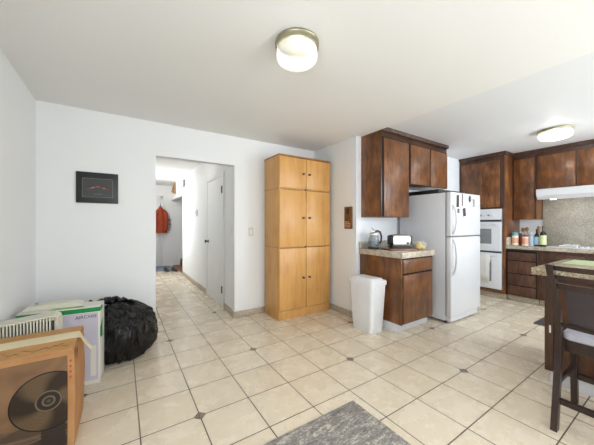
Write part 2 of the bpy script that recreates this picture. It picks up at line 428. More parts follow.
# hall doors
d = struct(MB().box(HX-0.010, HX-0.001, 4.006, 4.848, 0.012, 1.985, bev=0.002).build('door_1', M['white_trim']))
b = MB(); b.box(HX-0.016, HX-0.001, 3.945, 4.000, 0, 2.05, bev=0.003); b.box(HX-0.016, HX-0.001, 4.854, 4.91, 0, 2.05, bev=0.003); b.box(HX-0.016, HX-0.001, 4.0, 4.854, 1.992, 2.05, bev=0.003)
b.build('casing', M['white_trim'], d)
b = MB(); b.lathe([(0.0, 0.0), (0.03, 0.0), (0.03, 0.006), (0.011, 0.01), (0.011, 0.03), (0.025, 0.036), (0.029, 0.048), (0.024, 0.06), (0.0, 0.064)], seg=20, mtx=Matrix.Translation((HX-0.010, 4.79, 0.96)) @ Matrix.Rotation(-PI/2, 4, 'Y'))
b.build('knob', M['bronze'], d)
for z in (0.27, 1.78):
    b = MB(); b.box(HX-0.022, HX-0.009, 3.985, 4.03, z-0.05, z+0.05, bev=0.001); b.tube([(HX-0.022, 4.003, z-0.055), (HX-0.022, 4.003, z+0.055)], 0.006)
    b.build('hinge', M['darkgrey'], d)
d = struct(MB().box(0.27, 0.975, HY-0.03, HY-0.002, 0.012, 2.03, bev=0.003).build('door_2', M['white_trim']))
for z0, z1 in ((0.15, 0.85), (1.0, 1.9)):
    for x0, x1 in ((0.36, 0.60), (0.67, 0.90)):
        B('panel', M['white_trim'], d, x0, x1, HY-0.037, HY-0.029, z0, z1, bev=0.004)
b = MB(); b.box(0.985, 1.04, HY-0.02, HY-0.002, 0, 2.1, bev=0.003); b.box(0.25, 1.04, HY-0.02, HY-0.002, 2.04, 2.1, bev=0.003)
b.build('casing', M['white_trim'], d)
struct(MB().box(HX-0.008, HX+0.108, 7.16, 7.2, 0, 2.04).box(HX-0.008, HX+0.108, 7.2, HY, 1.985, 2.04).build('trim_1', M['white_trim'], smooth=False))

# ------------------------------------------------------------------ ceiling lamps
def ceiling_light(x, y, z, r, h, glass, power, label, cat='ceiling lamp', rim=0.055):
    t = thing('ceiling_light', (x, y, z-0.001), label, cat)
    MB().lathe([(0, -0.002), (r+0.006, -0.002), (r+0.008, -0.012), (r+0.004, -0.02), (r+0.006, -rim+0.01), (r+0.004, -rim), (r-0.004, -rim), (r-0.004, -0.006), (0, -0.006)], seg=48).build('metal_rim', M['brass'], t)
    k = h - rim
    pr_ = [(r-0.012, -0.02), (r-0.006, -rim-0.002), (r-0.002, -rim-k*0.25), (r-0.004, -rim-k*0.6), (r-0.016, -rim-k*0.78), (r-0.045, -rim-k*0.92), (r*0.4, -h), (0, -h-0.004)]
    MB().lathe(pr_, seg=48).build('glass_shade', glass, t, angle=60)
    l = bpy.data.lights.new('bulb', 'POINT'); l.energy = power; l.color = (1.0, 0.98, 0.94); l.shadow_soft_size = min(0.095, h*0.36)
    o = bpy.data.objects.new('bulb', l); COL.objects.link(o); o.parent = t; o.location = (0, 0, -h*0.62)
    return t
ceiling_light(0.948, 1.453, HD, 0.134, 0.145, M['lampglass'], 1.3, 'white glass drum lamp with a brass rim on the dining ceiling', rim=0.045)
ceiling_light(4.63, 1.07, HK, 0.165, 0.125, M['lampglassk'], 14, 'wide flat white ceiling lamp above the kitchen floor', rim=0.035)
ceiling_light(0.77, 4.62, HD, 0.13, 0.10, M['lampglassk'], 10, 'white lamp on the hall ceiling, just showing under the doorway head', rim=0.03)
ceiling_light(0.52, 7.55, HD, 0.13, 0.10, M['lampglassk'], 45, 'added unseen lamp on the hall ceiling, brightening the jacket end', rim=0.03)  # hidden lamp added to brighten the end of the hall

# ------------------------------------------------------------------ tall oak cupboard
t = thing('cupboard', (1.70, 3.04, 0), 'tall honey oak cupboard with six doors in the corner', 'cupboard')
w, dp, h = 0.855, 0.405, 2.155
b = MB(); b.box(0, 0.02, 0, dp, 0, h, bev=0.002); b.box(w-0.02, w, 0, dp, 0, h, bev=0.002)
for z in (0.115, 0.945, 1.725): b.box(0.02, w-0.02, 0.004, dp, z, z+0.02)
b.box(0.02, w-0.02, dp-0.01, dp, 0.1, h-0.02)
b.build('carcass', M['oak'], t)
B('top_board', M['oakedge'], t, -0.004, w+0.004, -0.02, dp, h, h+0.018, bev=0.002)
B('plinth', M['oak'], t, 0.0205, w-0.0205, 0.004, 0.02, 0, 0.112, bev=0.002)
b = MB()
for z in (0.952, 1.73): B('seam', M['oakedge'], t, -0.001, 0.0, 0.0, dp, z-0.003, z+0.003, bev=0)
B('divider', M['gap'], t, 0.415, 0.441, 0.004, 0.02, 0.136, h-0.01, bev=0)
for z0, z1, kz in ((0.128, 0.938, 0.53), (0.958, 1.716, 1.343), (1.738, 2.148, 1.94)):
    for s_ in (0, 1):
        x0, x1 = ((0.004, 0.4255), (0.4305, w-0.004))[s_]
        dr = B('door', M['oak'], t, x0, x1, -0.018, -0.001, z0, z1, bev=0.003)
        kx = x1-0.052 if s_ == 0 else x0+0.045
        MB().lathe([(0, 0), (0.016, 0), (0.016, 0.003), (0.008, 0.006), (0.008, 0.016), (0.014, 0.02), (0.014, 0.025), (0, 0.028)], seg=18,
                   mtx=Matrix.Translation((kx, -0.018, kz)) @ Matrix.Rotation(PI/2, 4, 'X')).build('knob', M['bronze'], dr)

# ------------------------------------------------------------------ framed poster
t = thing('framed_poster', (-0.208, YB-0.002, 1.475), 'black framed poster of a dark car lit red, beside the doorway', 'picture')
B('frame', M['frame'], t, -0.176, 0.176, -0.018, 0, 0.0, 0.315, bev=0.003)
B('print', M['print_dark'], t, -0.125, 0.125, -0.0195, -0.0182, 0.062, 0.252, bev=0)
b = MB()
for x0, x1, z0, z1 in ((-0.127, 0.127, 0.250, 0.253), (-0.127, 0.127, 0.060, 0.063), (-0.127, -0.124, 0.060, 0.253), (0.124, 0.127, 0.060, 0.253)):
    b.box(x0, x1, -0.0203, -0.0196, z0, z1)
b.build('line_border', M['line'], t, smooth=False)
top = [(-0.1, 0.143), (-0.07, 0.150), (-0.045, 0.163), (-0.02, 0.171), (0.01, 0.174), (0.035, 0.170), (0.06, 0.160), (0.085, 0.152), (0.1, 0.143)]
bot = [(0.1, 0.140), (0.07, 0.141), (0.055, 0.152), (0.03, 0.160), (0.0, 0.163), (-0.03, 0.158), (-0.06, 0.147), (-0.09, 0.139)]
MB().prism(top+bot, 'y', -0.0205, -0.0197).build('car_outline', M['posterred'], t, smooth=False)
for x0, x1, z0, z1 in ((-0.045, -0.028, 0.155, 0.163), (-0.008, 0.012, 0.166, 0.171), (0.045, 0.062, 0.151, 0.158), (-0.06, -0.05, 0.150, 0.155)):
    B('car_highlight', M['posterpink'], t, x0, x1, -0.0212, -0.0206, z0, z1, bev=0)
b = MB(); x = -0.036
for k in range(9): b.box(x, x+0.0055, -0.0204, -0.0197, 0.088, 0.095); x += 0.0078
b.build('caption_line', M['line'], t, smooth=False)

# ------------------------------------------------------------------ switches and small wall things
def switch(loc, rz, label, n=1, w=0.072, h=0.118, mat=None, name='light_switch', cat='light switch'):
    t = thing(name, loc, label, cat, rz)
    B('plate', mat or M['cream'], t, -w/2, w/2, -0.007, 0, -h/2, h/2, bev=0.003)
    for k in range(n):
        x = (k-(n-1)/2)*0.042
        B('rocker', M['white_trim'], t, x-0.013, x+0.013, -0.012, -0.0065, -0.034, 0.034, bev=0.003)
    return t
switch((1.497, YB-0.001, 1.152), 0, 'cream light switch plate between the doorway and the oak cupboard')
switch((HX-0.001, 3.66, 1.162), -PI/2, 'white light switch on the hall wall near the doorway edge', mat=M['plastic'])
switch((1.17, HY-0.001, 1.06), 0, 'small cream switch plate beside the jacket on the far hall wall')
t = thing('thermostat', (HX-0.001, 5.68, 1.485), 'small white thermostat on the hall wall past the door', 'thermostat', -PI/2)
B('body', M['plastic'], t, -0.04, 0.04, -0.025, 0, -0.06, 0.06, bev=0.006); B('dial', M['grey'], t, -0.015, 0.015, -0.029, -0.0245, -0.005, 0.03, bev=0.002)
t = thing('door_chime', (HX-0.001, 6.95, 2.25), 'small grey door chime box high on the hall wall', 'door chime', -PI/2)
B('body', M['grey'], t, -0.09, 0.09, -0.05, 0, -0.085, 0.085, bev=0.006)
b = MB()
for k in range(5): b.box(-0.07, 0.07, -0.053, -0.0495, -0.06+k*0.03, -0.05+k*0.03)
b.build('grille_slats', M['enamelgrey'], t, smooth=False)
t = thing('wall_ornament', (HX-0.001, 8.45, 2.215), 'brown wooden triangle ornament above the far hall opening', 'ornament', -PI/2)
MB().prism([(-0.28, 0.0), (0.28, -0.1), (0.22, 0.2)], 'y', -0.05, 0).build('wood_triangle', M['utensil'], t)
MB().prism([(-0.14, 0.015), (0.2, -0.05), (0.17, 0.12)], 'y', -0.056, -0.0505).build('centre_panel', M['walnut'], t)
t = thing('key_rack', (1.165, HY-0.001, 1.37), 'small grey key rack on the far hall wall beside the jacket', 'key rack')
B('bar', M['grey'], t, -0.10, 0.10, -0.02, 0, 0.0, 0.035, bev=0.003); B('bar', M['grey'], t, -0.10, 0.10, -0.02, 0, -0.13, -0.10, bev=0.003)
for k in range(3): MB().tube([(-0.06+k*0.06, -0.02, 0.012), (-0.06+k*0.06, -0.04, 0.0), (-0.06+k*0.06, -0.045, 0.018)], 0.004, 6).build('hook', M['steel'], t)

t = thing('wall_plaque', (XR-0.001, 2.685, 1.195), 'narrow brown wooden plaque hanging beside the upper cabinet', 'plaque', -PI/2)
B('board', M['walnut'], t, -0.072, 0.072, -0.018, 0, 0.0, 0.30, bev=0.003)
b = MB()
for k in range(4):
    for j in range(4 - (k == 3)): b.box(-0.052+j*0.027, -0.034+j*0.027, -0.0205, -0.0182, 0.02+k*0.022, 0.034+k*0.022, bev=0.002)
b.build('pale_pattern', M['peach'], t)
MB().prism([(-0.03, 0.20), (0.02, 0.20), (0.025, 0.27), (-0.02, 0.275)], 'y', -0.022, -0.0182).build('dark_motif', M['black'], t)

# ------------------------------------------------------------------ cabinets
WN, WD, GP = M['walnut'], M['walnutdark'], M['gap']
# upper cabinets on the kitchen wall; fronts face -Y
t = thing('wall_cabinet', (2.69, 2.2, 1.35), 'tall single-door walnut wall cabinet at the corner above the toaster', 'cabinet')
H_ = HK - 1.35 - 0.002
B('carcass', WN, t, 0, 0.555, 0.022, 0.345, 0, H_, bev=0.002)
B('face_frame', WD, t, 0.0, 0.555, 0.016, 0.0215, 0, H_-0.045, bev=0.001)
B('reveal', GP, t, 0.022, 0.552, 0.011, 0.0155, 0.006, H_-0.11, bev=0)
B('door', WN, t, 0.036, 0.542, -0.002, 0.0105, 0.004, H_-0.125, bev=0.005)
b = MB(); b.prism([(-0.012, H_-0.045), (0.02, H_-0.045), (0.02, H_), (-0.02, H_)], 'x', -0.004, 0.555); b.build('crown', WD, t)
t = thing('wall_cabinet', (3.249, 2.2, 1.80), 'short two-door walnut wall cabinet above the refrigerator', 'cabinet')
H_ = HK - 1.80 - 0.002
B('carcass', WN, t, 0, 0.965, 0.022, 0.345, 0, H_, bev=0.002)
B('face_frame', WD, t, 0.0, 0.965, 0.016, 0.0215, 0, H_-0.045, bev=0.001)
B('reveal', GP, t, 0.006, 0.96, 0.011, 0.0155, 0.006, H_-0.11, bev=0)
B('door', WN, t, 0.025, 0.480, -0.002, 0.0105, 0.004, H_-0.125, bev=0.005)
B('door', WN, t, 0.500, 0.953, -0.002, 0.0105, 0.004, H_-0.125, bev=0.005)
b = MB(); b.prism([(-0.012, H_-0.045), (0.02, H_-0.045), (0.02, H_), (-0.02, H_)], 'x', 0, 0.967); b.build('crown', WD, t)

# base cabinet beside the refrigerator
t = thing('base_cabinet', (2.66, 1.9, 0), 'walnut base cabinet with one drawer beside the white refrigerator', 'cabinet')
B('carcass', WN, t, 0, 0.635, 0.022, 0.640, 0.10, 0.862, bev=0.002)
B('reveal', GP, t, 0.018, 0.634, 0.012, 0.0215, 0.104, 0.86, bev=0)
B('stile', WN, t, 0.0, 0.018, 0.004, 0.0215, 0.10, 0.862, bev=0.002)
B('door', WN, t, 0.032, 0.622, 0, 0.0115, 0.112, 0.668, bev=0.005)
B('drawer', WN, t, 0.032, 0.622, 0, 0.0115, 0.690, 0.846, bev=0.005)
B('toe_kick', M['enamelgrey'], t, 0.004, 0.63, 0.078, 0.636, 0, 0.099, bev=0.002)
t = thing('countertop', (2.64, 1.88, 0.866), 'short beige granite countertop carrying the toaster', 'countertop')
B('slab', M['granite'], t, 0, 0.66, 0, 0.665, 0, 0.069, bev=0.005)
B('upstand', M['splash'], t, 0.0, 0.66, 0.645, 0.665, 0.0695, 0.16, bev=0.003)
CT = 0.9355

# things on it
t = thing('serving_board', (2.95, 2.12, CT), 'dark brown wooden board under the toaster', 'board', -0.36)
B('board', WN, t, -0.22, 0.15, -0.12, 0.11, 0.0, 0.022, bev=0.005)
B('rim', M['black'], t, 0.1505, 0.165, -0.12, 0.11, 0.0, 0.024, bev=0.004)
ZB = CT + 0.0235
t = thing('toaster', (2.955, 2.145, ZB), 'chrome toaster with black ends on the wooden board', 'toaster', -0.5)
t.scale = (0.9, 0.9, 0.9)
pr_ = [(-0.135, 0.01), (0.135, 0.01)]
b = MB(); R = []
for x in (-0.125, -0.12, 0.12, 0.125):
    ins = 0.006 if abs(x) > 0.122 else 0
    ring = rrect(0.16-2*ins, 0.155-2*ins, 0.035, 5, 0, 0.105)
    R.append([(x, p[0], p[1]) for p in ring])
b.loft(R); b.build('body', M['steel'], t)
for x0, x1 in ((-0.148, -0.1255), (0.1255, 0.148)):
    b = MB(); ring = rrect(0.155, 0.15, 0.035, 5, 0, 0.105); ring2 = rrect(0.14, 0.135, 0.03, 5, 0, 0.105)
    rr = [[(x0, *p) for p in (ring2 if x0 < 0 else ring)], [(x1, *p) for p in (ring if x0 < 0 else ring2)]]
    b.loft(rr); b.build('end_cap', M['black'], t)
B('base', M['black'], t, -0.14, 0.14, -0.075, 0.075, 0.0, 0.026, bev=0.004)
for y in (-0.03, 0.03): B('slot', M['black'], t, -0.10, 0.10, y-0.012, y+0.012, 0.1826, 0.186, bev=0.001)
MB().lathe([(0, 0), (0.014, 0), (0.012, 0.012), (0, 0.013)], seg=16, mtx=Matrix.Translation((0.08, -0.0805, 0.07)) @ Matrix.Rotation(PI/2, 4, 'X')).build('dial', M['black'], t)
B('lever', M['black'], t, 0.1485, 0.165, -0.012, 0.012, 0.11, 0.125, bev=0.003)

t = thing('glass_kettle', (2.745, 2.38, CT), 'clear glass kettle with a black handle at the counter end', 'kettle', -0.62)
MB().lathe([(0, 0), (0.072, 0), (0.075, 0.01), (0.073, 0.024), (0, 0.024)]).build('base', M['black'], t)
MB().lathe([(0.066, 0.025), (0.072, 0.04), (0.073, 0.07), (0.068, 0.12), (0.060, 0.165)], seg=32).build('glass_jug', M['jug'], t)
MB().lathe([(0, 0.03), (0.066, 0.03), (0.069, 0.05), (0.069, 0.075), (0, 0.075)], seg=32).build('water', M['water'], t)
MB().lathe([(0.0, 0.20), (0.012, 0.2), (0.014, 0.185), (0.05, 0.178), (0.063, 0.168), (0.064, 0.155), (0, 0.155)]).build('lid', M['steel'], t)
MB().tube([(0.02, 0, 0.186), (0.05, 0, 0.196), (0.088, 0, 0.182), (0.104, 0, 0.14), (0.10, 0, 0.09), (0.076, 0, 0.06)], [0.009, 0.011, 0.013, 0.013, 0.012, 0.009]).build('handle', M['black'], t)
b = MB(); b.loft([[(-0.05, -0.02, 0.155), (-0.05, 0.02, 0.155), (-0.064, 0.016, 0.12), (-0.064, -0.016, 0.12)], [(-0.09, -0.007, 0.165), (-0.09, 0.007, 0.165), (-0.085, 0.006, 0.158), (-0.085, -0.006, 0.158)]])
b.build('spout', M['steel'], t)
b = MB(); b.box(-0.04, 0.02, -0.008, 0.008, 0.0, 0.006, bev=0.002, mtx=Matrix.Translation((0.0, 0, 0.204)) @ Matrix.Rotation(0.7, 4, 'Y'))
b.build('lid_lever', M['black'], t)
t.scale = (0.95, 0.95, 1.2)

t = thing('bread_bag', (3.195, 2.02, CT), 'clear bag of yellow bread rolls beside the toaster', 'bread bag', 0.2)
for x, y, z, r in ((-0.055, 0.0, 0.033, 0.048), (0.03, 0.015, 0.033, 0.05), (-0.015, -0.04, 0.03, 0.04), (-0.01, 0.01, 0.068, 0.042)):
    b = MB(); b.lathe([(0, -0.6), (0.6, -0.55), (0.95, -0.2), (0.95, 0.15), (0.7, 0.5), (0.3, 0.66), (0, 0.7)], seg=16, mtx=Matrix.Translation((x, y, z)) @ Matrix.Scale(r, 4)); b.build('bread_roll', M['bread'], t)
b = MB(); g = bmesh.ops.create_icosphere(b.bm, subdivisions=4, radius=1.0)
for v in b.bm.verts:
    n_ = noise.noise(v.co*3.1)*0.13; k = 1+n_
    v.co = Vector((v.co.x*0.10*k, v.co.y*0.085*k, max(0.002, 0.055 + v.co.z*0.066*k)))
b.build('plastic_film', M['clearbag'], t)

# ------------------------------------------------------------------ trash bin
t = thing('trash_bin', (2.475, 2.245, 0), 'white plastic trash bin with a lid beside the base cabinet', 'trash bin')
b = MB(); R = []
for z, k in ((0.0, 0.80), (0.012, 0.82), (0.05, 0.82), (0.055, 0.84), (0.30, 0.92), (0.575, 1.0), (0.575, 0.95), (0.30, 0.89), (0.02, 0.77)):
    R.append([(p[0], p[1], z) for p in rrect(0.255*k, 0.375*k, 0.04, 6)])
b.loft(R); b.build('body', M['plastic'], t)
b = MB(); R = []
for z, w_, d_, r_ in ((0.552, 0.275, 0.395, 0.045), (0.592, 0.275, 0.395, 0.045), (0.602, 0.262, 0.38, 0.042), (0.604, 0.21, 0.33, 0.035), (0.622, 0.19, 0.31, 0.03), (0.628, 0.15, 0.27, 0.03)):
    R.append([(p[0], p[1], z) for p in rrect(w_, d_, r_, 6)])
b.loft(R); b.build('lid', M['plastic'], t)

# ------------------------------------------------------------------ refrigerator
t = thing('refrigerator', (3.435, 1.75, 0), 'white top-freezer refrigerator with photos on its upper door', 'refrigerator')
fw = 0.785
B('body', M['enamelgrey'], t, 0, fw, 0.078, 0.74, 0.03, 1.66, bev=0.006)
B('gasket', M['grey'], t, 0.008, fw-0.008, 0.066, 0.0775, 0.09, 1.655, bev=0)
B('freezer_door', M['enamel'], t, 0, fw, 0.0, 0.0655, 1.106, 1.665, bev=0.014, seg=3)
B('lower_door', M['enamel'], t, 0, fw, 0.0, 0.0655, 0.092, 1.094, bev=0.014, seg=3)
B('kick_grille', M['enamelgrey'], t, 0.03, fw-0.03, 0.02, 0.075, 0.02, 0.085, bev=0.004)
for x in (0.05, fw-0.05): MB().lathe([(0, 0), (0.02, 0), (0.02, 0.03), (0, 0.03)], (x, 0.10, 0), 14).build('foot', M['darkgrey'], t)
for x in (0.05, fw-0.05): MB().lathe([(0, 0), (0.02, 0), (0.02, 0.03), (0, 0.03)], (x, 0.68, 0), 14).build('foot', M['darkgrey'], t)
def fh(z0, z1):
    n = 10
    pts = [(0.035, -0.004 - 0.045*math.sin(PI*i/n)**0.6, z0+(z1-z0)*i/n) for i in range(n+1)]
    return MB().tube(pts, 0.012, 10)
fh(1.13, 1.50).build('handle', M['enamel'], t); fh(0.62, 1.075).build('handle', M['enamel'], t)
FY = 1.7488
def magnet(x, z, w, h, mat, label, rz=0, name='fridge_photo', cat='photo'):
    t = thing(name, (x, FY, z), label, cat, 0, 'photos and magnets on the refrigerator')
    t.rotation_euler = (0, rz, 0)
    B('border', M['plastic'], t, -w/2, w/2, -0.002, 0, -h/2, h/2, bev=0)
    B('image', mat, t, -w/2+0.005, w/2-0.005, -0.003, -0.0021, -h/2+0.006, h/2-0.006, bev=0)
    return t
magnet(3.588, 1.553, 0.075, 0.17, M['photodark'], 'dark photo strip at the upper left of the freezer door', 0.03)
magnet(3.605, 1.428, 0.065, 0.07, M['photo'], 'small square photo below the dark photo strip', 0.05)
magnet(3.705, 1.572, 0.040, 0.17, M['photo'], 'narrow pale photo strip right of the dark strip', 0.0)
magnet(3.755, 1.415, 0.085, 0.12, M['photodark'], 'tilted dark photo lowest on the freezer door', -0.18)
magnet(4.015, 1.545, 0.07, 0.12, M['grey'], 'pale grey photo right of the oval magnet', 0.02)
magnet(4.125, 1.61, 0.05, 0.08, M['boxwhite'], 'little white card at the top right of the freezer door')
magnet(4.02, 1.41, 0.16, 0.05, M['boxwhite'], 'wide white paper slip low on the right of the freezer door', 0.05)
t = thing('fridge_magnet', (3.905, FY, 1.595), 'dark oval magnet near the top of the freezer door', 'magnet', 0, 'photos and magnets on the refrigerator')
MB().lathe([(0, 0), (0.03, 0), (0.032, 0.004), (0.026, 0.008), (0, 0.009)], seg=20, sy=1.45, mtx=Matrix.Rotation(PI/2, 4, 'X')).build('oval', M['darkgrey'], t)
MB().lathe([(0, 0.0092), (0.014, 0.0092), (0.012, 0.012), (0, 0.012)], seg=16, sy=1.45, mtx=Matrix.Rotation(PI/2, 4, 'X')).build('centre', M['photo'], t)

t = thing('baking_tray', (3.455, 1.92, 1.6605), 'black baking tray lying on top of the refrigerator', 'tray')
B('base', M['black'], t, 0.02, 0.68, 0.02, 0.42, 0.0, 0.006, bev=0.002)
b = MB(); b.box(0, 0.70, 0, 0.018, 0.0, 0.055, bev=0.003); b.box(0, 0.70, 0.422, 0.44, 0.0, 0.055, bev=0.003); b.box(0, 0.018, 0.018, 0.422, 0.0, 0.055, bev=0.003); b.box(0.682, 0.70, 0.018, 0.422, 0.0, 0.055, bev=0.003)
b.build('rim', M['black'], t)

# ------------------------------------------------------------------ far kitchen run along the east wall, fronts face -X
def bx(name, mat, parent, x0, x1, y0, y1, z0, z1, bev=0.003): return B(name, mat, parent, x0, x1, y0, y1, z0, z1, bev=bev)
ZT = HK - 0.002
t = thing('oven_cabinet', (0, 0, 0), 'tall walnut cabinet housing the white double oven', 'cabinet')
b = MB(); b.box(5.30, 5.945, 1.84, 1.872, 0.10, ZT-0.05, bev=0.002); b.box(5.30, 5.945, 2.512, 2.545, 0.10, ZT-0.05, bev=0.002)
b.box(5.30, 5.945, 1.872, 2.512, 0.10, 0.155); b.box(5.30, 5.945, 1.872, 2.512, 1.522, ZT-0.05); b.box(5.92, 5.945, 1.872, 2.512, 0.155, 1.522)
b.build('carcass', WN, t)
bx('face_frame', WD, t, 5.293, 5.2995, 1.84, 2.545, 1.525, ZT-0.05, 0.001)
bx('panel_door', WN, t, 5.279, 5.2925, 1.905, 2.505, 1.545, ZT-0.13, 0.005)
b = MB(); b.prism([(5.262, ZT), (5.275, ZT-0.05), (5.945, ZT-0.05), (5.945, ZT)], 'y', 1.815, 2.545); b.build('crown', WD, t)
bx('toe_kick', M['stone'], t, 5.36, 5.9, 1.845, 2.54, 0, 0.099)
t = thing('wall_oven', (0, 0, 0), 'white double wall oven built into the tall cabinet', 'oven')
bx('body', M['enamelgrey'], t, 5.302, 5.90, 1.88, 2.505, 0.16, 1.515)
bx('control_panel', M['enamel'], t, 5.270, 5.301, 1.878, 2.507, 1.335, 1.515, 0.004)
for k in range(4): MB().lathe([(0, 0), (0.018, 0), (0.015, 0.016), (0, 0.017)], seg=16, mtx=Matrix.Translation((5.2695, 2.0+k*0.06, 1.41)) @ Matrix.Rotation(-PI/2, 4, 'Y')).build('knob', M['grey'] if k % 2 else M['enamel'], t)
bx('vent_strip', M['darkgrey'], t, 5.285, 5.301, 1.882, 2.503, 1.30, 1.333, 0)
bx('vent_strip', M['darkgrey'], t, 5.285, 5.301, 1.882, 2.503, 0.772, 0.80, 0)
for z0, z1 in ((0.802, 1.298), (0.165, 0.770)):
    dr = bx('oven_door', M['enamel'], t, 5.272, 5.301, 1.88, 2.505, z0, z1, 0.005)
    bx('door_glass', M['ovenglass'], dr, 5.269, 5.2725, 2.02, 2.365, z0+0.12, z1-0.12, 0.001)
    MB().tube([(5.272, 1.93, z1-0.045), (5.235, 1.93, z1-0.045), (5.235, 2.455, z1-0.045), (5.272, 2.455, z1-0.045)], 0.010, 10).build('handle', M['enamel'], dr)
t = thing('dish_towel', (5.235, 2.13, 0.725), 'off-white dish towel hanging on the lower oven handle', 'towel')
b = MB(); R = []
for z, off in ((-0.47, 0.02), (-0.25, 0.018), (0.0, 0.015)): pass
n = 16; f_, k_ = [], []
for i in range(n+1):
    y = -0.10+0.30*i/n; wv = 0.004*math.sin(i*1.7)
    f_.append((y, wv))
rows = [(-0.016, -0.46), (-0.017, -0.3), (-0.018, -0.12), (-0.017, 0.0), (-0.008, 0.0155), (0.008, 0.0155), (0.017, 0.0), (0.018, -0.12)]
grid = [[b.bm.verts.new((x + (wv if x < 0 else 0.3*wv), y, z)) for y, wv in f_] for x, z in rows]
for r0, r1 in zip(grid, grid[1:]):
    for i in range(n): b.bm.faces.new((r0[i], r0[i+1], r1[i+1], r1[i]))
o = b.build('cloth', M['boxwhite'], t); md = o.modifiers.new('thickness', 'SOLIDIFY'); md.thickness = 0.003

# base run
def drawer_front(par, y0, y1, z0, z1, name='drawer'): return bx(name, M['walnutmid'], par, 5.328, 5.3395, y0, y1, z0, z1, 0.004)
t = thing('drawer_cabinet', (0, 0, 0), 'walnut four-drawer base unit next to the oven cabinet', 'cabinet')
bx('carcass', WD, t, 5.345, 5.945, 1.428, 1.836, 0.10, 0.855, 0.002)
bx('reveal', GP, t, 5.340, 5.3445, 1.44, 1.82, 0.11, 0.84, 0)
for z0, z1 in ((0.675, 0.80), (0.465, 0.660), (0.275, 0.450), (0.118, 0.260)): drawer_front(t, 1.452, 1.808, z0, z1)
bx('toe_kick', M['stone'], t, 5.40, 5.9, 1.43, 1.834, 0, 0.099)
t = thing('base_cabinet', (0, 0, 0), 'long walnut base cabinet under the white cooktop', 'cabinet')
bx('carcass', M['walnutmid'], t, 5.345, 5.945, -0.5, 1.424, 0.10, 0.855, 0.002)
for y0, y1 in ((0.93, 1.37), (0.46, 0.90), (-0.01, 0.43), (-0.48, -0.04)):
    drawer_front(t, y0, y1, 0.118, 0.66, 'door'); drawer_front(t, y0, y1, 0.69, 0.80, 'drawer')
bx('toe_kick', M['stone'], t, 5.40, 5.9, -0.49, 1.423, 0, 0.099)
t = thing('countertop', (0, 0, 0), 'long beige granite countertop carrying the cooktop and bottles', 'countertop')
bx('slab', M['granite'], t, 5.305, 5.945, -0.5, 1.836, 0.857, 0.908, 0.006)
bx('side_splash', M['granite'], t, 5.32, 5.945, 1.816, 1.836, 0.9085, 1.04, 0.003)
struct(bx('trim_2', M['splash'], None, 5.928, 5.948, -0.5, 1.515, 0.909, 1.80, 0.002))   # granite slab behind the cooktop
# wall units
t = thing('wall_cabinet', (0, 0, 0), 'narrow walnut wall cabinet between oven cabinet and range hood', 'cabinet')
bx('carcass', WN, t, 5.625, 5.945, 1.524, 1.836, 1.338, ZT-0.05, 0.002)
bx('reveal', WD, t, 5.618, 5.6245, 1.524, 1.836, 1.34, ZT-0.05, 0)
bx('door', WN, t, 5.604, 5.6175, 1.545, 1.815, 1.341, ZT-0.12, 0.005)
b = MB(); b.prism([(5.585, ZT), (5.600, ZT-0.05), (5.945, ZT-0.05), (5.945, ZT)], 'y', 1.524, 1.812); b.build('crown', WD, t)
t = thing('wall_cabinet', (0, 0, 0), 'wide two-door walnut wall cabinet right above the range hood', 'cabinet')
bx('carcass', WN, t, 5.625, 5.945, 0.60, 1.521, 1.81, ZT-0.05, 0.002)
bx('reveal', WD, t, 5.618, 5.6245, 0.60, 1.521, 1.812, ZT-0.05, 0)
bx('door', WN, t, 5.604, 5.6175, 1.075, 1.508, 1.814, ZT-0.12, 0.005); bx('door', WN, t, 5.604, 5.6175, 0.615, 1.055, 1.814, ZT-0.12, 0.005)
b = MB(); b.prism([(5.585, ZT), (5.600, ZT-0.05), (5.945, ZT-0.05), (5.945, ZT)], 'y', 0.60, 1.521); b.build('crown', WD, t)

t = thing('range_hood', (0, 0, 0), 'white under-cabinet range hood above the cooktop', 'range hood')
b = MB(); b.prism([(5.47, 1.805), (5.455, 1.79), (5.465, 1.70), (5.52, 1.645), (5.925, 1.665), (5.925, 1.805)], 'y', 0.70, 1.482)
b.build('canopy', M['enamel'], t, angle=25)
def em(name, col, e):
    q = NT(name); q.set(lin((240, 240, 235)), 0.3); q.b.inputs['Emission Color'].default_value = col; q.b.inputs['Emission Strength'].default_value = e; return q.m
M['hoodlamp'] = em('hood_lamp', (1, 0.95, 0.85, 1), 4.0)
for y in (0.85, 1.32): MB().lathe([(0, 0), (0.035, 0), (0.035, -0.006), (0, -0.008)], (5.62, y, 1.648), 18).build('hood_lamp', M['hoodlamp'], t)
l = bpy.data.lights.new('hood_bulb', 'POINT'); l.energy = 0.5; l.color = (1, 0.95, 0.86); l.shadow_soft_size = 0.05
o = bpy.data.objects.new('hood_bulb', l); COL.objects.link(o); o.parent = t; o.location = (5.66, 1.2, 1.58)

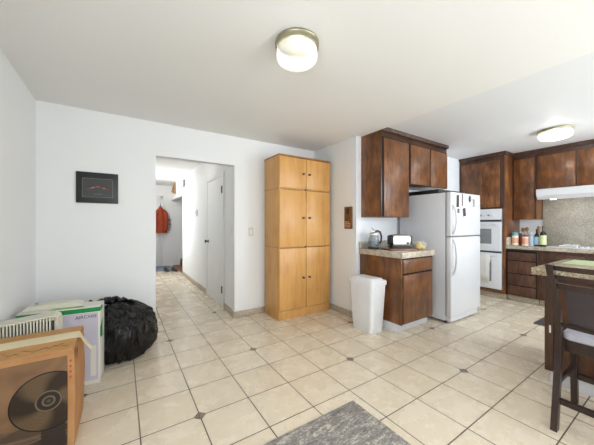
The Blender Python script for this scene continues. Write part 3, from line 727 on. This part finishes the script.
t = thing('cooktop', (0, 0, 0), 'white cooktop set into the far granite counter', 'cooktop')
bx('plate', M['enamel'], t, 5.37, 5.88, 0.55, 1.33, 0.9085, 0.924, 0.005)
for x, y in ((5.50, 0.74), (5.75, 0.74), (5.50, 1.14), (5.75, 1.14)):
    bn = MB().lathe([(0, 0.9245), (0.085, 0.9245), (0.09, 0.9290), (0.07, 0.9300), (0.065, 0.9270), (0, 0.9270)], (x, y, 0), 24).build('burner', M['steel'], t)
    b = MB()
    for a in range(4):
        c_, s_ = math.cos(a*PI/2+PI/4), math.sin(a*PI/2+PI/4)
        b.tube([(x+0.02*c_, y+0.02*s_, 0.942), (x+0.095*c_, y+0.095*s_, 0.942), (x+0.10*c_, y+0.10*s_, 0.9305)], 0.005, 6)
    b.build('grate', M['plastic'], bn)
for k in range(4): MB().lathe([(0, 0.9245), (0.018, 0.9245), (0.016, 0.942), (0, 0.943)], (5.41, 0.86+k*0.055, 0), 14).build('knob', M['enamel'], t)

# bottles and jars on the far counter (z 0.8725)
FZ = 0.9090
t = thing('jar', (5.50, 1.765, FZ), 'white jar with a teal lid at the left end of the far counter', 'jar', 0, 'bottles and jars on the far counter')
t.scale = (1.0, 1.0, 1.22)
MB().lathe([(0, 0), (0.044, 0), (0.046, 0.01), (0.046, 0.13), (0, 0.13)]).build('body', M['boxwhite'], t)
MB().lathe([(0, 0.1305), (0.047, 0.1305), (0.047, 0.15), (0.03, 0.172), (0, 0.178)]).build('lid', M['teal'], t)
b = MB(); b.lathe([(0.0465, 0.03), (0.0468, 0.03), (0.0468, 0.1), (0.0465, 0.1)], seg=24); b.build('printed_label', M['peach'], t)
t = thing('jar', (5.57, 1.715, FZ), 'slim dark red jar right of the teal-lidded jar', 'jar', 0, 'bottles and jars on the far counter')
t.scale = (1.0, 1.0, 1.22)
MB().lathe([(0, 0), (0.026, 0), (0.028, 0.01), (0.028, 0.13), (0.02, 0.14), (0, 0.14)]).build('body', M['red'], t)
MB().lathe([(0, 0.1405), (0.021, 0.1405), (0.021, 0.16), (0, 0.16)]).build('lid', M['darkgrey'], t)
t = thing('canister', (5.52, 1.635, FZ), 'white canister with a peach label in front of the utensils', 'canister', 0, 'bottles and jars on the far counter')
t.scale = (1.0, 1.0, 1.22)
MB().lathe([(0, 0), (0.042, 0), (0.044, 0.01), (0.044, 0.12), (0, 0.12)]).build('body', M['boxwhite'], t)
MB().lathe([(0, 0.1205), (0.045, 0.1205), (0.045, 0.138), (0.035, 0.145), (0, 0.147)]).build('lid', M['red'], t)
b = MB(); b.lathe([(0.0445, 0.02), (0.0449, 0.02), (0.0449, 0.10), (0.0445, 0.10)], seg=24); b.build('printed_label', M['peach'], t)
t = thing('utensil_crock', (5.83, 1.64, FZ), 'crock of wooden kitchen utensils behind the jars', 'utensil crock')
MB().lathe([(0, 0), (0.055, 0), (0.06, 0.02), (0.06, 0.15), (0.054, 0.15), (0.054, 0.03), (0, 0.03)]).build('crock', M['darkgrey'], t)
for k, (dx, dy, h_) in enumerate(((-0.05, -0.10, 0.22), (-0.05, 0.10, 0.24), (0.05, -0.08, 0.27), (0.05, 0.08, 0.25))):
    us = tag(thing('cooking_spoon', (5.83, 1.64, FZ+0.032), 'wooden cooking spoon standing in the crock', 'spoon', 0, 'spoons in the utensil crock'), 
        ('pale wooden spoon leaning right out of the crock', 'pale wooden spoon leaning left out of the crock', 'upright wooden spoon at the back of the crock', 'short wooden spoon leaning left at the front of the crock')[k], 'spoon', 'spoons in the utensil crock')
    q = Vector((dx, dy, h_-0.04)); p0 = Vector((dx*0.4, dy*0.25, 0.002))
    MB().tube([p0, p0.lerp(q, 0.7), q], [0.004, 0.005, 0.006], 8).build('handle', M['utensil'], us)
    b = MB(); g = bmesh.ops.create_icosphere(b.bm, subdivisions=2, radius=1)
    for v in b.bm.verts: v.co = Vector((q.x+v.co.x*0.012, q.y+v.co.y*0.028, q.z+0.02+v.co.z*0.038))
    b.build('bowl', M['utensil'], us)
t = thing('bottle', (5.54, 1.565, FZ), 'pale blue bottle between the canister and the dark bottles', 'bottle', 0, 'bottles and jars on the far counter')
t.scale = (1.0, 1.0, 1.22)
MB().lathe([(0, 0), (0.030, 0), (0.032, 0.01), (0.032, 0.12), (0.014, 0.145), (0.014, 0.155), (0, 0.155)]).build('body', M['blue'], t)
MB().lathe([(0, 0.1555), (0.017, 0.1555), (0.017, 0.175), (0, 0.176)]).build('cap', M['plastic'], t)
def dark_bottle(x, y, r, h, lab, label):
    t = thing('bottle', (x, y, FZ), label, 'bottle', 0, 'bottles and jars on the far counter')
    MB().lathe([(0, 0), (r-0.003, 0), (r, 0.008), (r, h*0.58), (r*0.8, h*0.68), (0.013, h*0.76), (0.012, h*0.92), (0, h*0.92)]).build('glass', M['bottle'], t)
    MB().lathe([(0, h*0.9205), (0.014, h*0.9205), (0.014, h), (0, h)]).build('cap', M['black'], t)
    MB().lathe([(r+0.0004, h*0.08), (r+0.0012, h*0.08), (r+0.0012, h*0.55), (r+0.0004, h*0.55)]).build('printed_label', lab, t)
dark_bottle(5.56, 1.50, 0.033, 0.27, M['blue'], 'dark bottle with a pale blue label, left of the tallest bottle')
dark_bottle(5.54, 1.42, 0.040, 0.315, M['label'], 'tallest dark green bottle with a pale green label')

t = thing('kitchen_mat', (4.36, 0.3, 0), 'dark grey mat on the kitchen floor before the drawers', 'floor mat')
B('mat', M['mat'], t, 0, 0.55, 0, 0.91, 0.0005, 0.010, bev=0.004)

# ------------------------------------------------------------------ peninsula with stool
t = thing('island_cabinet', (0, 0, 0), 'dark walnut island cabinet behind the bar stool', 'island')
bx('carcass', M['walnutmid'], t, 2.84, 3.60, -1.2, 0.716, 0.10, 0.858, 0.003)
bx('toe_kick', M['enamelgrey'], t, 2.865, 3.55, -1.18, 0.690, 0, 0.099)
bx('corner_post', WD, t, 2.828, 2.8395, 0.664, 0.716, 0.10, 0.858)
t = thing('outlet', (2.8275, 0.682, 0.432), 'tiny white outlet strip on the island corner post', 'outlet', -PI/2)
B('plate', M['plastic'], t, -0.006, 0.006, -0.005, 0, -0.03, 0.03, bev=0.002)
B('socket', M['cream'], t, -0.003, 0.003, -0.0062, -0.0051, -0.018, 0.018, bev=0)
t = thing('countertop', (0, 0, 0), 'thick speckled granite island countertop behind the bar stool', 'countertop')
bx('slab', M['granitei'], t, 2.72, 3.65, -1.25, 0.77, 0.86, 0.915, 0.006)
t = thing('placemat', (3.20, 0.20, 0.9155), 'pale green placemat on the island countertop', 'placemat')
B('mat', M['placemat'], t, 0, 0.42, -0.35, 0.50, 0, 0.004, bev=0.001)

t = thing('bar_stool', (2.442, 0.310, 0), 'dark espresso bar stool with slatted back at the island', 'bar stool')
SW = M['stoolwood']
def post(pts, sx, sy):
    R = []
    for x, y, z in pts: R.append([(x-sx/2, y-sy/2, z), (x+sx/2, y-sy/2, z), (x+sx/2, y+sy/2, z), (x-sx/2, y+sy/2, z)])
    return MB().loft(R)
def XB(z):      # centre line of the raked back posts
    for (z0, x0), (z1, x1) in zip(BK, BK[1:]):
        if z0 <= z <= z1: return x0+(x1-x0)*(z-z0)/(z1-z0)
    return BK[-1][1]
BK = [(0.0, -0.225), (0.2, -0.182), (0.42, -0.14), (0.54, -0.128), (0.70, -0.162), (0.86, -0.228), (1.02, -0.318)]
for y in (0.205, -0.205):
    b = post([(x, y, z) for z, x in BK], 0.044, 0.032)
    b.build('back_post', SW, t, angle=30)
    b = post([(0.235, y, 0), (0.215, y, 0.30), (0.205, y, 0.47)], 0.04, 0.034); b.build('leg', SW, t)
b = MB(); b.box(-0.115, 0.225, -0.185, 0.185, 0.462, 0.535, bev=0.003); b.build('seat_apron', SW, t)
b = MB(); R = []
for z, w_, d_ in ((0.536, 0.36, 0.37), (0.547, 0.385, 0.385), (0.58, 0.385, 0.385), (0.599, 0.35, 0.35), (0.604, 0.25, 0.25)):
    R.append([(p[0]+0.062, p[1], z) for p in rrect(w_, d_, 0.035, 5)])
b.loft(R); b.build('seat_cushion', M['cushion'], t)
def back_slat(z0, z1, name='back_slat', y0=-0.189, y1=0.189, mat=None, th=0.018, bow=0.03):
    R = []; n = 8
    for i in range(n+1):
        y = y0+(y1-y0)*i/n; c_ = -bow*(1-(2*(i/n)-1)**2)
        xa, xb = XB(z0)+c_, XB(z1)+c_
        R.append([(xa-th/2, y, z0), (xa+th/2, y, z0), (xb+th/2, y, z1), (xb-th/2, y, z1)])
    return MB().loft(R).build(name, mat or SW, t)
back_slat(0.985, 1.015); back_slat(0.93, 0.957); back_slat(0.868, 0.906)
back_slat(0.622, 0.648, 'lower_rail')
back_slat(0.648, 0.868, 'centre_panel', -0.155, 0.155, M['leather'], 0.012)
for y in (0.205, -0.205): MB().box(-0.16, 0.205, y-0.01, y+0.01, 0.255, 0.285, bev=0.003).build('stretcher', SW, t)
MB().box(-0.20, -0.175, -0.188, 0.188, 0.155, 0.19, bev=0.003).build('stretcher', SW, t)
MB().box(0.210, 0.235, -0.187, 0.187, 0.18, 0.215, bev=0.003).build('footrest', SW, t)

# ------------------------------------------------------------------ rug
t = thing('area_rug', (1.373, 1.378, 0), 'grey distressed area rug on the dining floor', 'rug')
B('pile', M['rug'], t, -1.5, 0, -2.1, 0, 0.0008, 0.010, bev=0.003)

# ------------------------------------------------------------------ cartons, bag and appliances along the left wall
# fan carton: local origin at its front-left bottom corner
t = thing('fan_carton', (-0.668, 1.95, 0), 'brown cardboard carton printed with a black fan', 'carton')
cw, cdp, ch = 0.443, 0.395, 0.556
b = MB(); b.loft([[(0, 0, 0), (cw, 0, 0), (cw+0.004, cdp, 0), (0, cdp, 0)], [(-0.002, -0.004, ch*0.5), (cw+0.004, -0.004, ch*0.5), (cw+0.014, cdp, ch*0.5), (0, cdp, ch*0.5)], [(0, 0, ch), (cw, 0, ch), (cw+0.006, cdp, ch-0.004), (0, cdp, ch-0.004)]])
b.build('carton_body', M['card'], t)
MB().loft([[(0.0, -0.006, 0.02), (cw-0.028, -0.006, 0.02), (cw-0.028, -0.0045, 0.02), (0.0, -0.0045, 0.02)], [(0.0, -0.007, ch*0.5), (cw-0.026, -0.007, ch*0.5), (cw-0.026, -0.0045, ch*0.5), (0.0, -0.0045, ch*0.5)], [(0.0, -0.0035, ch-0.028), (cw-0.028, -0.0035, ch-0.028), (cw-0.028, -0.001, ch-0.028), (0.0, -0.001, ch-0.028)]]).build('printed_panel', M['print'], t, smooth=False)
b = MB(); b.loft([[(0, 0.001, ch+0.002), (0, 0.195, ch+0.016), (0, 0.195, ch+0.020), (0, 0.001, ch+0.006)], [(cw, 0.001, ch+0.001), (cw, 0.195, ch+0.016), (cw, 0.195, ch+0.020), (cw, 0.001, ch+0.005)]])
b.build('top_flap', M['cardtop'], t, smooth=False)
b = MB(); b.loft([[(0, 0.199, ch+0.016), (0, cdp, ch+0.003), (0, cdp, ch+0.007), (0, 0.199, ch+0.020)], [(cw, 0.199, ch+0.016), (cw+0.005, cdp, ch+0.003), (cw+0.005, cdp, ch+0.007), (cw, 0.199, ch+0.020)]])
b.build('top_flap', M['cardtop'], t, smooth=False)
b = MB(); R = []
for i in range(9):
    x = cw*i/8; wv = 0.003*math.sin(i*2.1); z = ch+0.0215
    R.append([(x, 0.135+wv, z-0.0045), (x, 0.197+wv, z+0.0005), (x, 0.250+wv, z-0.003), (x, 0.250+wv, z-0.0015), (x, 0.197+wv, z+0.0018), (x, 0.135+wv, z-0.003)])
for dx, dy, dz in ((0.012, 0.01, -0.01), (0.03, -0.005, -0.04), (0.055, -0.015, -0.075), (0.07, -0.02, -0.09)):
    x = cw+dx; z = ch+0.012+dz
    R.append([(x, 0.165+dy, z-0.002), (x, 0.197+dy, z), (x, 0.220+dy, z-0.002), (x+0.001, 0.220+dy, z-0.001), (x+0.001, 0.197+dy, z+0.0015), (x+0.001, 0.165+dy, z-0.001)])
b.loft(R); b.build('tape_strip', M['tape'], t)
# faded illegible marks on the flap and red ticks on the side
b = MB()
for k in range(26):
    x = 0.02+k*0.0155; a = random.uniform(-0.6, 0.6); y = 0.06+random.uniform(-0.02, 0.03)
    zz = ch+0.0066+0.0142*y/0.195
    b.box(-0.009, 0.009, -0.0012, 0.0012, 0, 0.0012, mtx=Matrix.Translation((x, y, zz)) @ Matrix.Rotation(a, 4, 'Z'))
b.build('faded_marks', M['ink'], t, smooth=False)
b = MB()
for z in (0.40, 0.43, 0.46, 0.49): b.box(cw-0.018, cw-0.010, -0.0062, -0.0045, z, z+0.012)
b.build('red_ticks', M['redink'], t, smooth=False)
b = MB(); b.box(0.035, 0.075, -0.0085, -0.0072, 0.395, 0.412); b.box(0.035, 0.06, -0.0085, -0.0072, 0.365, 0.372); b.build('print_bars', M['blackink'], t, smooth=False)
b = MB(); b.prism([(-0.006, ch-0.015), (0.02, ch-0.075), (0.045, ch-0.03), (0.02, ch+0.002)], 'x', 0, 0.001)
o = b.build('torn_corner', M['ink'], t, smooth=False); o.location = (cw+0.0095, 0.02, 0)

# slatted white appliance between the cartons
t = thing('slatted_heater', (-0.668, 2.395, 0), 'white slatted appliance standing between the two cartons', 'heater')
b = MB(); b.prism([(0.0, 0.0), (0.31, 0.0), (0.31, 0.58), (0.30, 0.615), (0.275, 0.635), (0.0, 0.612)], 'y', 0.035, 0.175); b.build('casing', M['cream'], t)
for k in range(17):
    x = 0.014+k*0.0155
    B('slat', M['cream'], t, x, x+0.007, 0.006, 0.0345, 0.05, 0.612+0.074*x, bev=0.001)
MB().prism([(0.0, 0.6125), (0.275, 0.6355), (0.295, 0.630), (0.31, 0.610), (0.31, 0.628), (0.285, 0.645), (0.0, 0.622)], 'y', 0.0, 0.0345).build('rim', M['cream'], t)
B('dark_inside', M['darkgrey'], t, 0.005, 0.285, 0.030, 0.0349, 0.05, 0.605, bev=0)

# white carton with green stripe
t = thing('air_purifier_carton', (-0.145, 2.65, 0), 'white and lavender carton with a green stripe near the garbage bag', 'carton', math.radians(-6))
cw2, cd2, ch2 = 0.49, 0.185, 0.607
B('carton_body', M['boxwhite'], t, -cw2, 0, 0, cd2, 0, ch2, bev=0.003)
B('front_panel', M['lav'], t, -cw2+0.012, -0.012, -0.0012, -0.0001, 0.03, ch2-0.045, bev=0)
b = MB(); b.box(-cw2-0.0008, 0.0008, -0.0022, -0.0005, ch2-0.04, ch2-0.006); b.box(0.0002, 0.0014, -0.0005, cd2*0.5, ch2-0.04, ch2-0.006)
b.prism([(-0.0, ch2-0.17), (0.10, ch2-0.12), (0.10, ch2-0.27), (0.0, ch2-0.25)], 'x', 0.0003, 0.0014)
b.build('green_stripe', M['green'], t, smooth=False)
MB().prism([(-0.32, 0.012), (-0.10, 0.012), (-0.12, 0.055), (-0.29, 0.055)], 'z', ch2+0.0002, ch2+0.0014).build('pale_green_patch', M['palegreen'], t, smooth=False)
fc = bpy.data.curves.new('lettering', 'FONT'); fc.body = 'AIRCARE'; fc.size = 0.034; fc.extrude = 0.0004; fc.align_x = 'RIGHT'
fc.materials.append(M['blackink'])
ft = bpy.data.objects.new('lettering_outline', fc); COL.objects.link(ft)
me = bpy.data.meshes.new_from_object(ft.evaluated_get(bpy.context.evaluated_depsgraph_get())); bpy.data.objects.remove(ft)
fo = bpy.data.objects.new('lettering', me); COL.objects.link(fo); fo.parent = t; fo.location = (-0.020, -0.0018, ch2-0.085); fo.rotation_euler = (PI/2, 0, 0)
b = MB(); b.prism([(-0.06, 0.06), (-0.024, 0.06), (-0.024, 0.30), (-0.06, 0.30)], 'y', -0.0022, -0.0014); b.build('printed_outline', M['boxwhite'], t, smooth=False)

t = thing('plastic_lid', (-0.62, 2.76, ch2+0.0015), 'white plastic slotted lid lying on the green-striped carton', 'lid', math.radians(-6))
b = MB(); b.prism([(0.0, 0.0), (0.36, 0.0), (0.35, 0.022), (0.31, 0.034), (0.06, 0.034), (0.02, 0.02)], 'y', 0.0, 0.09); b.build('shell', M['cream'], t)
b = MB()
for k in range(14): b.box(0.09+k*0.015, 0.097+k*0.015, 0.012, 0.08, 0.0341, 0.037, bev=0.0008)
b.build('slat', M['cream'], t)
MB().lathe([(0, 0.0345), (0.010, 0.0345), (0.009, 0.05), (0, 0.052)], (0.07, 0.05, 0), 12).build('knob', M['grey'], t)

# garbage bag
t = thing('garbage_bag', (0.005, 3.105, 0), 'black garbage bag slumped on the floor beside the doorway', 'garbage bag')
b = MB(); g = bmesh.ops.create_icosphere(b.bm, subdivisions=6, radius=1.0)
for v in b.bm.verts:
    p = v.co.copy(); d = p.normalized()
    q = Vector((d.x*2.2, d.y*2.2, d.z*0.8))
    rid = abs(noise.noise(q*1.7+Vector((3.1, 0, 7.2))))*0.26 + abs(noise.noise(q*3.4+Vector((1, 5, 2))))*0.12 + abs(noise.noise(q*7.5))*0.025
    k = 1.03 + 0.10*noise.noise(d*1.4+Vector((9, 2, 4))) - rid*0.62
    z = d.z*k
    flat = 1.0 if z > -0.2 else 1.0
    x = d.x*k*0.315; y = d.y*k*0.285
    zz = 0.265 + z*0.285
    if d.z < -0.1:                       # spread the base on the floor
        s_ = min(1.0, (-0.1-d.z)*1.2); x *= 1+0.10*s_; y *= 1+0.10*s_
    zz = max(0.003, zz - 0.03)
    # gathered mouth towards the upper left
    if zz > 0.40: x -= (zz-0.40)*0.25
    y -= 0.03*max(0.0, 1-zz/0.42); x -= 0.02*max(0.0, 1-zz/0.4)
    v.co = Vector((x, y, zz))
b.build('bag_body', M['bag'], t, angle=180)
b = MB(); n = 20; pts = []; rr = []
for i in range(n+1):
    u = i/n; pts.append((-0.27+0.40*u, 0.03*math.sin(i*1.3), 0.515+0.012*math.sin(i*1.9)+0.03*math.sin(PI*u)-0.03*u)); rr.append(0.012+0.024*math.sin(PI*min(0.97, u+0.08))*(0.7+0.3*math.sin(i*2.7)))
b.tube(pts, rr, 12)
for v in b.bm.verts: v.co += Vector((0, noise.noise(v.co*31)*0.014, noise.noise(v.co*27+Vector((5, 5, 5)))*0.016))
b.build('gathered_mouth', M['bag'], t, angle=180)

# ------------------------------------------------------------------ entry things at the end of the hall
t = thing('jacket', (0.965, 8.83, 1.74), 'rust orange jacket hanging at the end of the hall', 'jacket')
b = MB(); R = []
for z, w_, d_, cx in ((-0.74, 0.145, 0.06, 0.02), (-0.55, 0.155, 0.07, 0.015), (-0.3, 0.15, 0.075, 0.01), (-0.14, 0.13, 0.07, 0.0), (-0.04, 0.07, 0.055, -0.005), (0.03, 0.035, 0.04, -0.01)):
    R.append([(cx+w_*math.cos(a)*(1+0.06*math.sin(5*a)), d_*math.sin(a)*(1+0.12*math.sin(7*a)), z) for a in [2*PI*i/28 for i in range(28)]])
b.loft(R); b.build('body', M['orange'], t, angle=60)
for s_ in (-1, 1):
    MB().tube([(s_*0.06, -0.01, -0.06), (s_*0.125, -0.03, -0.16), (s_*0.155, -0.045, -0.38), (s_*0.145, -0.05, -0.64)], [0.04, 0.058, 0.05, 0.042], 12).build('sleeve', M['orange'], t, angle=60)
MB().tube([(-0.01, 0, 0.02), (-0.012, 0.03, 0.07), (-0.01, 0.085, 0.10)], 0.008, 8).build('hanging_loop', M['darkgrey'], t)
t = thing('coat_hook', (0.955, HY-0.032, 1.845), 'small steel coat hook above the rust jacket', 'hook')
B('plate', M['steel'], t, -0.015, 0.015, -0.006, 0, -0.03, 0.05, bev=0.002); MB().tube([(0, -0.006, 0.03), (0, -0.03, 0.045), (0, -0.045, 0.06)], 0.006, 8).build('prong', M['steel'], t)
t = thing('door_mat', (0.40, 8.02, 0), 'blue grey door mat at the far end of the hall', 'door mat')
B('mat', M['entrymat'], t, 0, 0.80, 0, 0.88, 0.0006, 0.012, bev=0.004)
def shoe(x, y, rz, label):
    t = thing('shoe', (x, y, 0), label, 'shoe', rz, 'shoes by the hall opening')
    def sec(yy, w_, h_): return [(w_*math.cos(a), yy, max(0.016, 0.016+h_*math.sin(a))) for a in [PI*i/10 for i in range(11)]]
    MB().loft([sec(-0.13, 0.025, 0.03), sec(-0.09, 0.042, 0.05), (sec(0.0, 0.042, 0.075)), sec(0.06, 0.038, 0.10), sec(0.11, 0.035, 0.09), sec(0.13, 0.02, 0.07)]).build('upper', M['darkgrey'], t)
    MB().loft([[(p[0], p[1]*1.0, z) for p in rrect(0.088, 0.275, 0.04, 5)] for z in (0.0, 0.0155)]).build('sole', M['black'], t)
shoe(1.19, 7.86, 0.3, 'dark shoe nearer the camera on the hall floor'); shoe(1.00, 7.93, 0.2, 'dark shoe farther left beside its pair')
t = thing('duffel_bag', (1.75, 8.55, 0.0125), 'dark bag lying on the floor inside the far hall opening', 'bag', 0.1)
b = MB(); R = []
for x, k in ((-0.3, 0.5), (-0.27, 0.85), (-0.1, 1.0), (0.1, 1.0), (0.27, 0.85), (0.3, 0.5)):
    R.append([(x, 0.13*k*math.cos(a), max(0.001, 0.125+0.135*k*math.sin(a))) for a in [2*PI*i/20 for i in range(20)]])
b.loft(R); b.build('body', M['darkgrey'], t, angle=60)
MB().tube([(-0.12, 0.0, 0.262), (-0.09, 0, 0.33), (0.09, 0, 0.33), (0.12, 0, 0.262)], 0.011, 8).build('strap', M['black'], t)
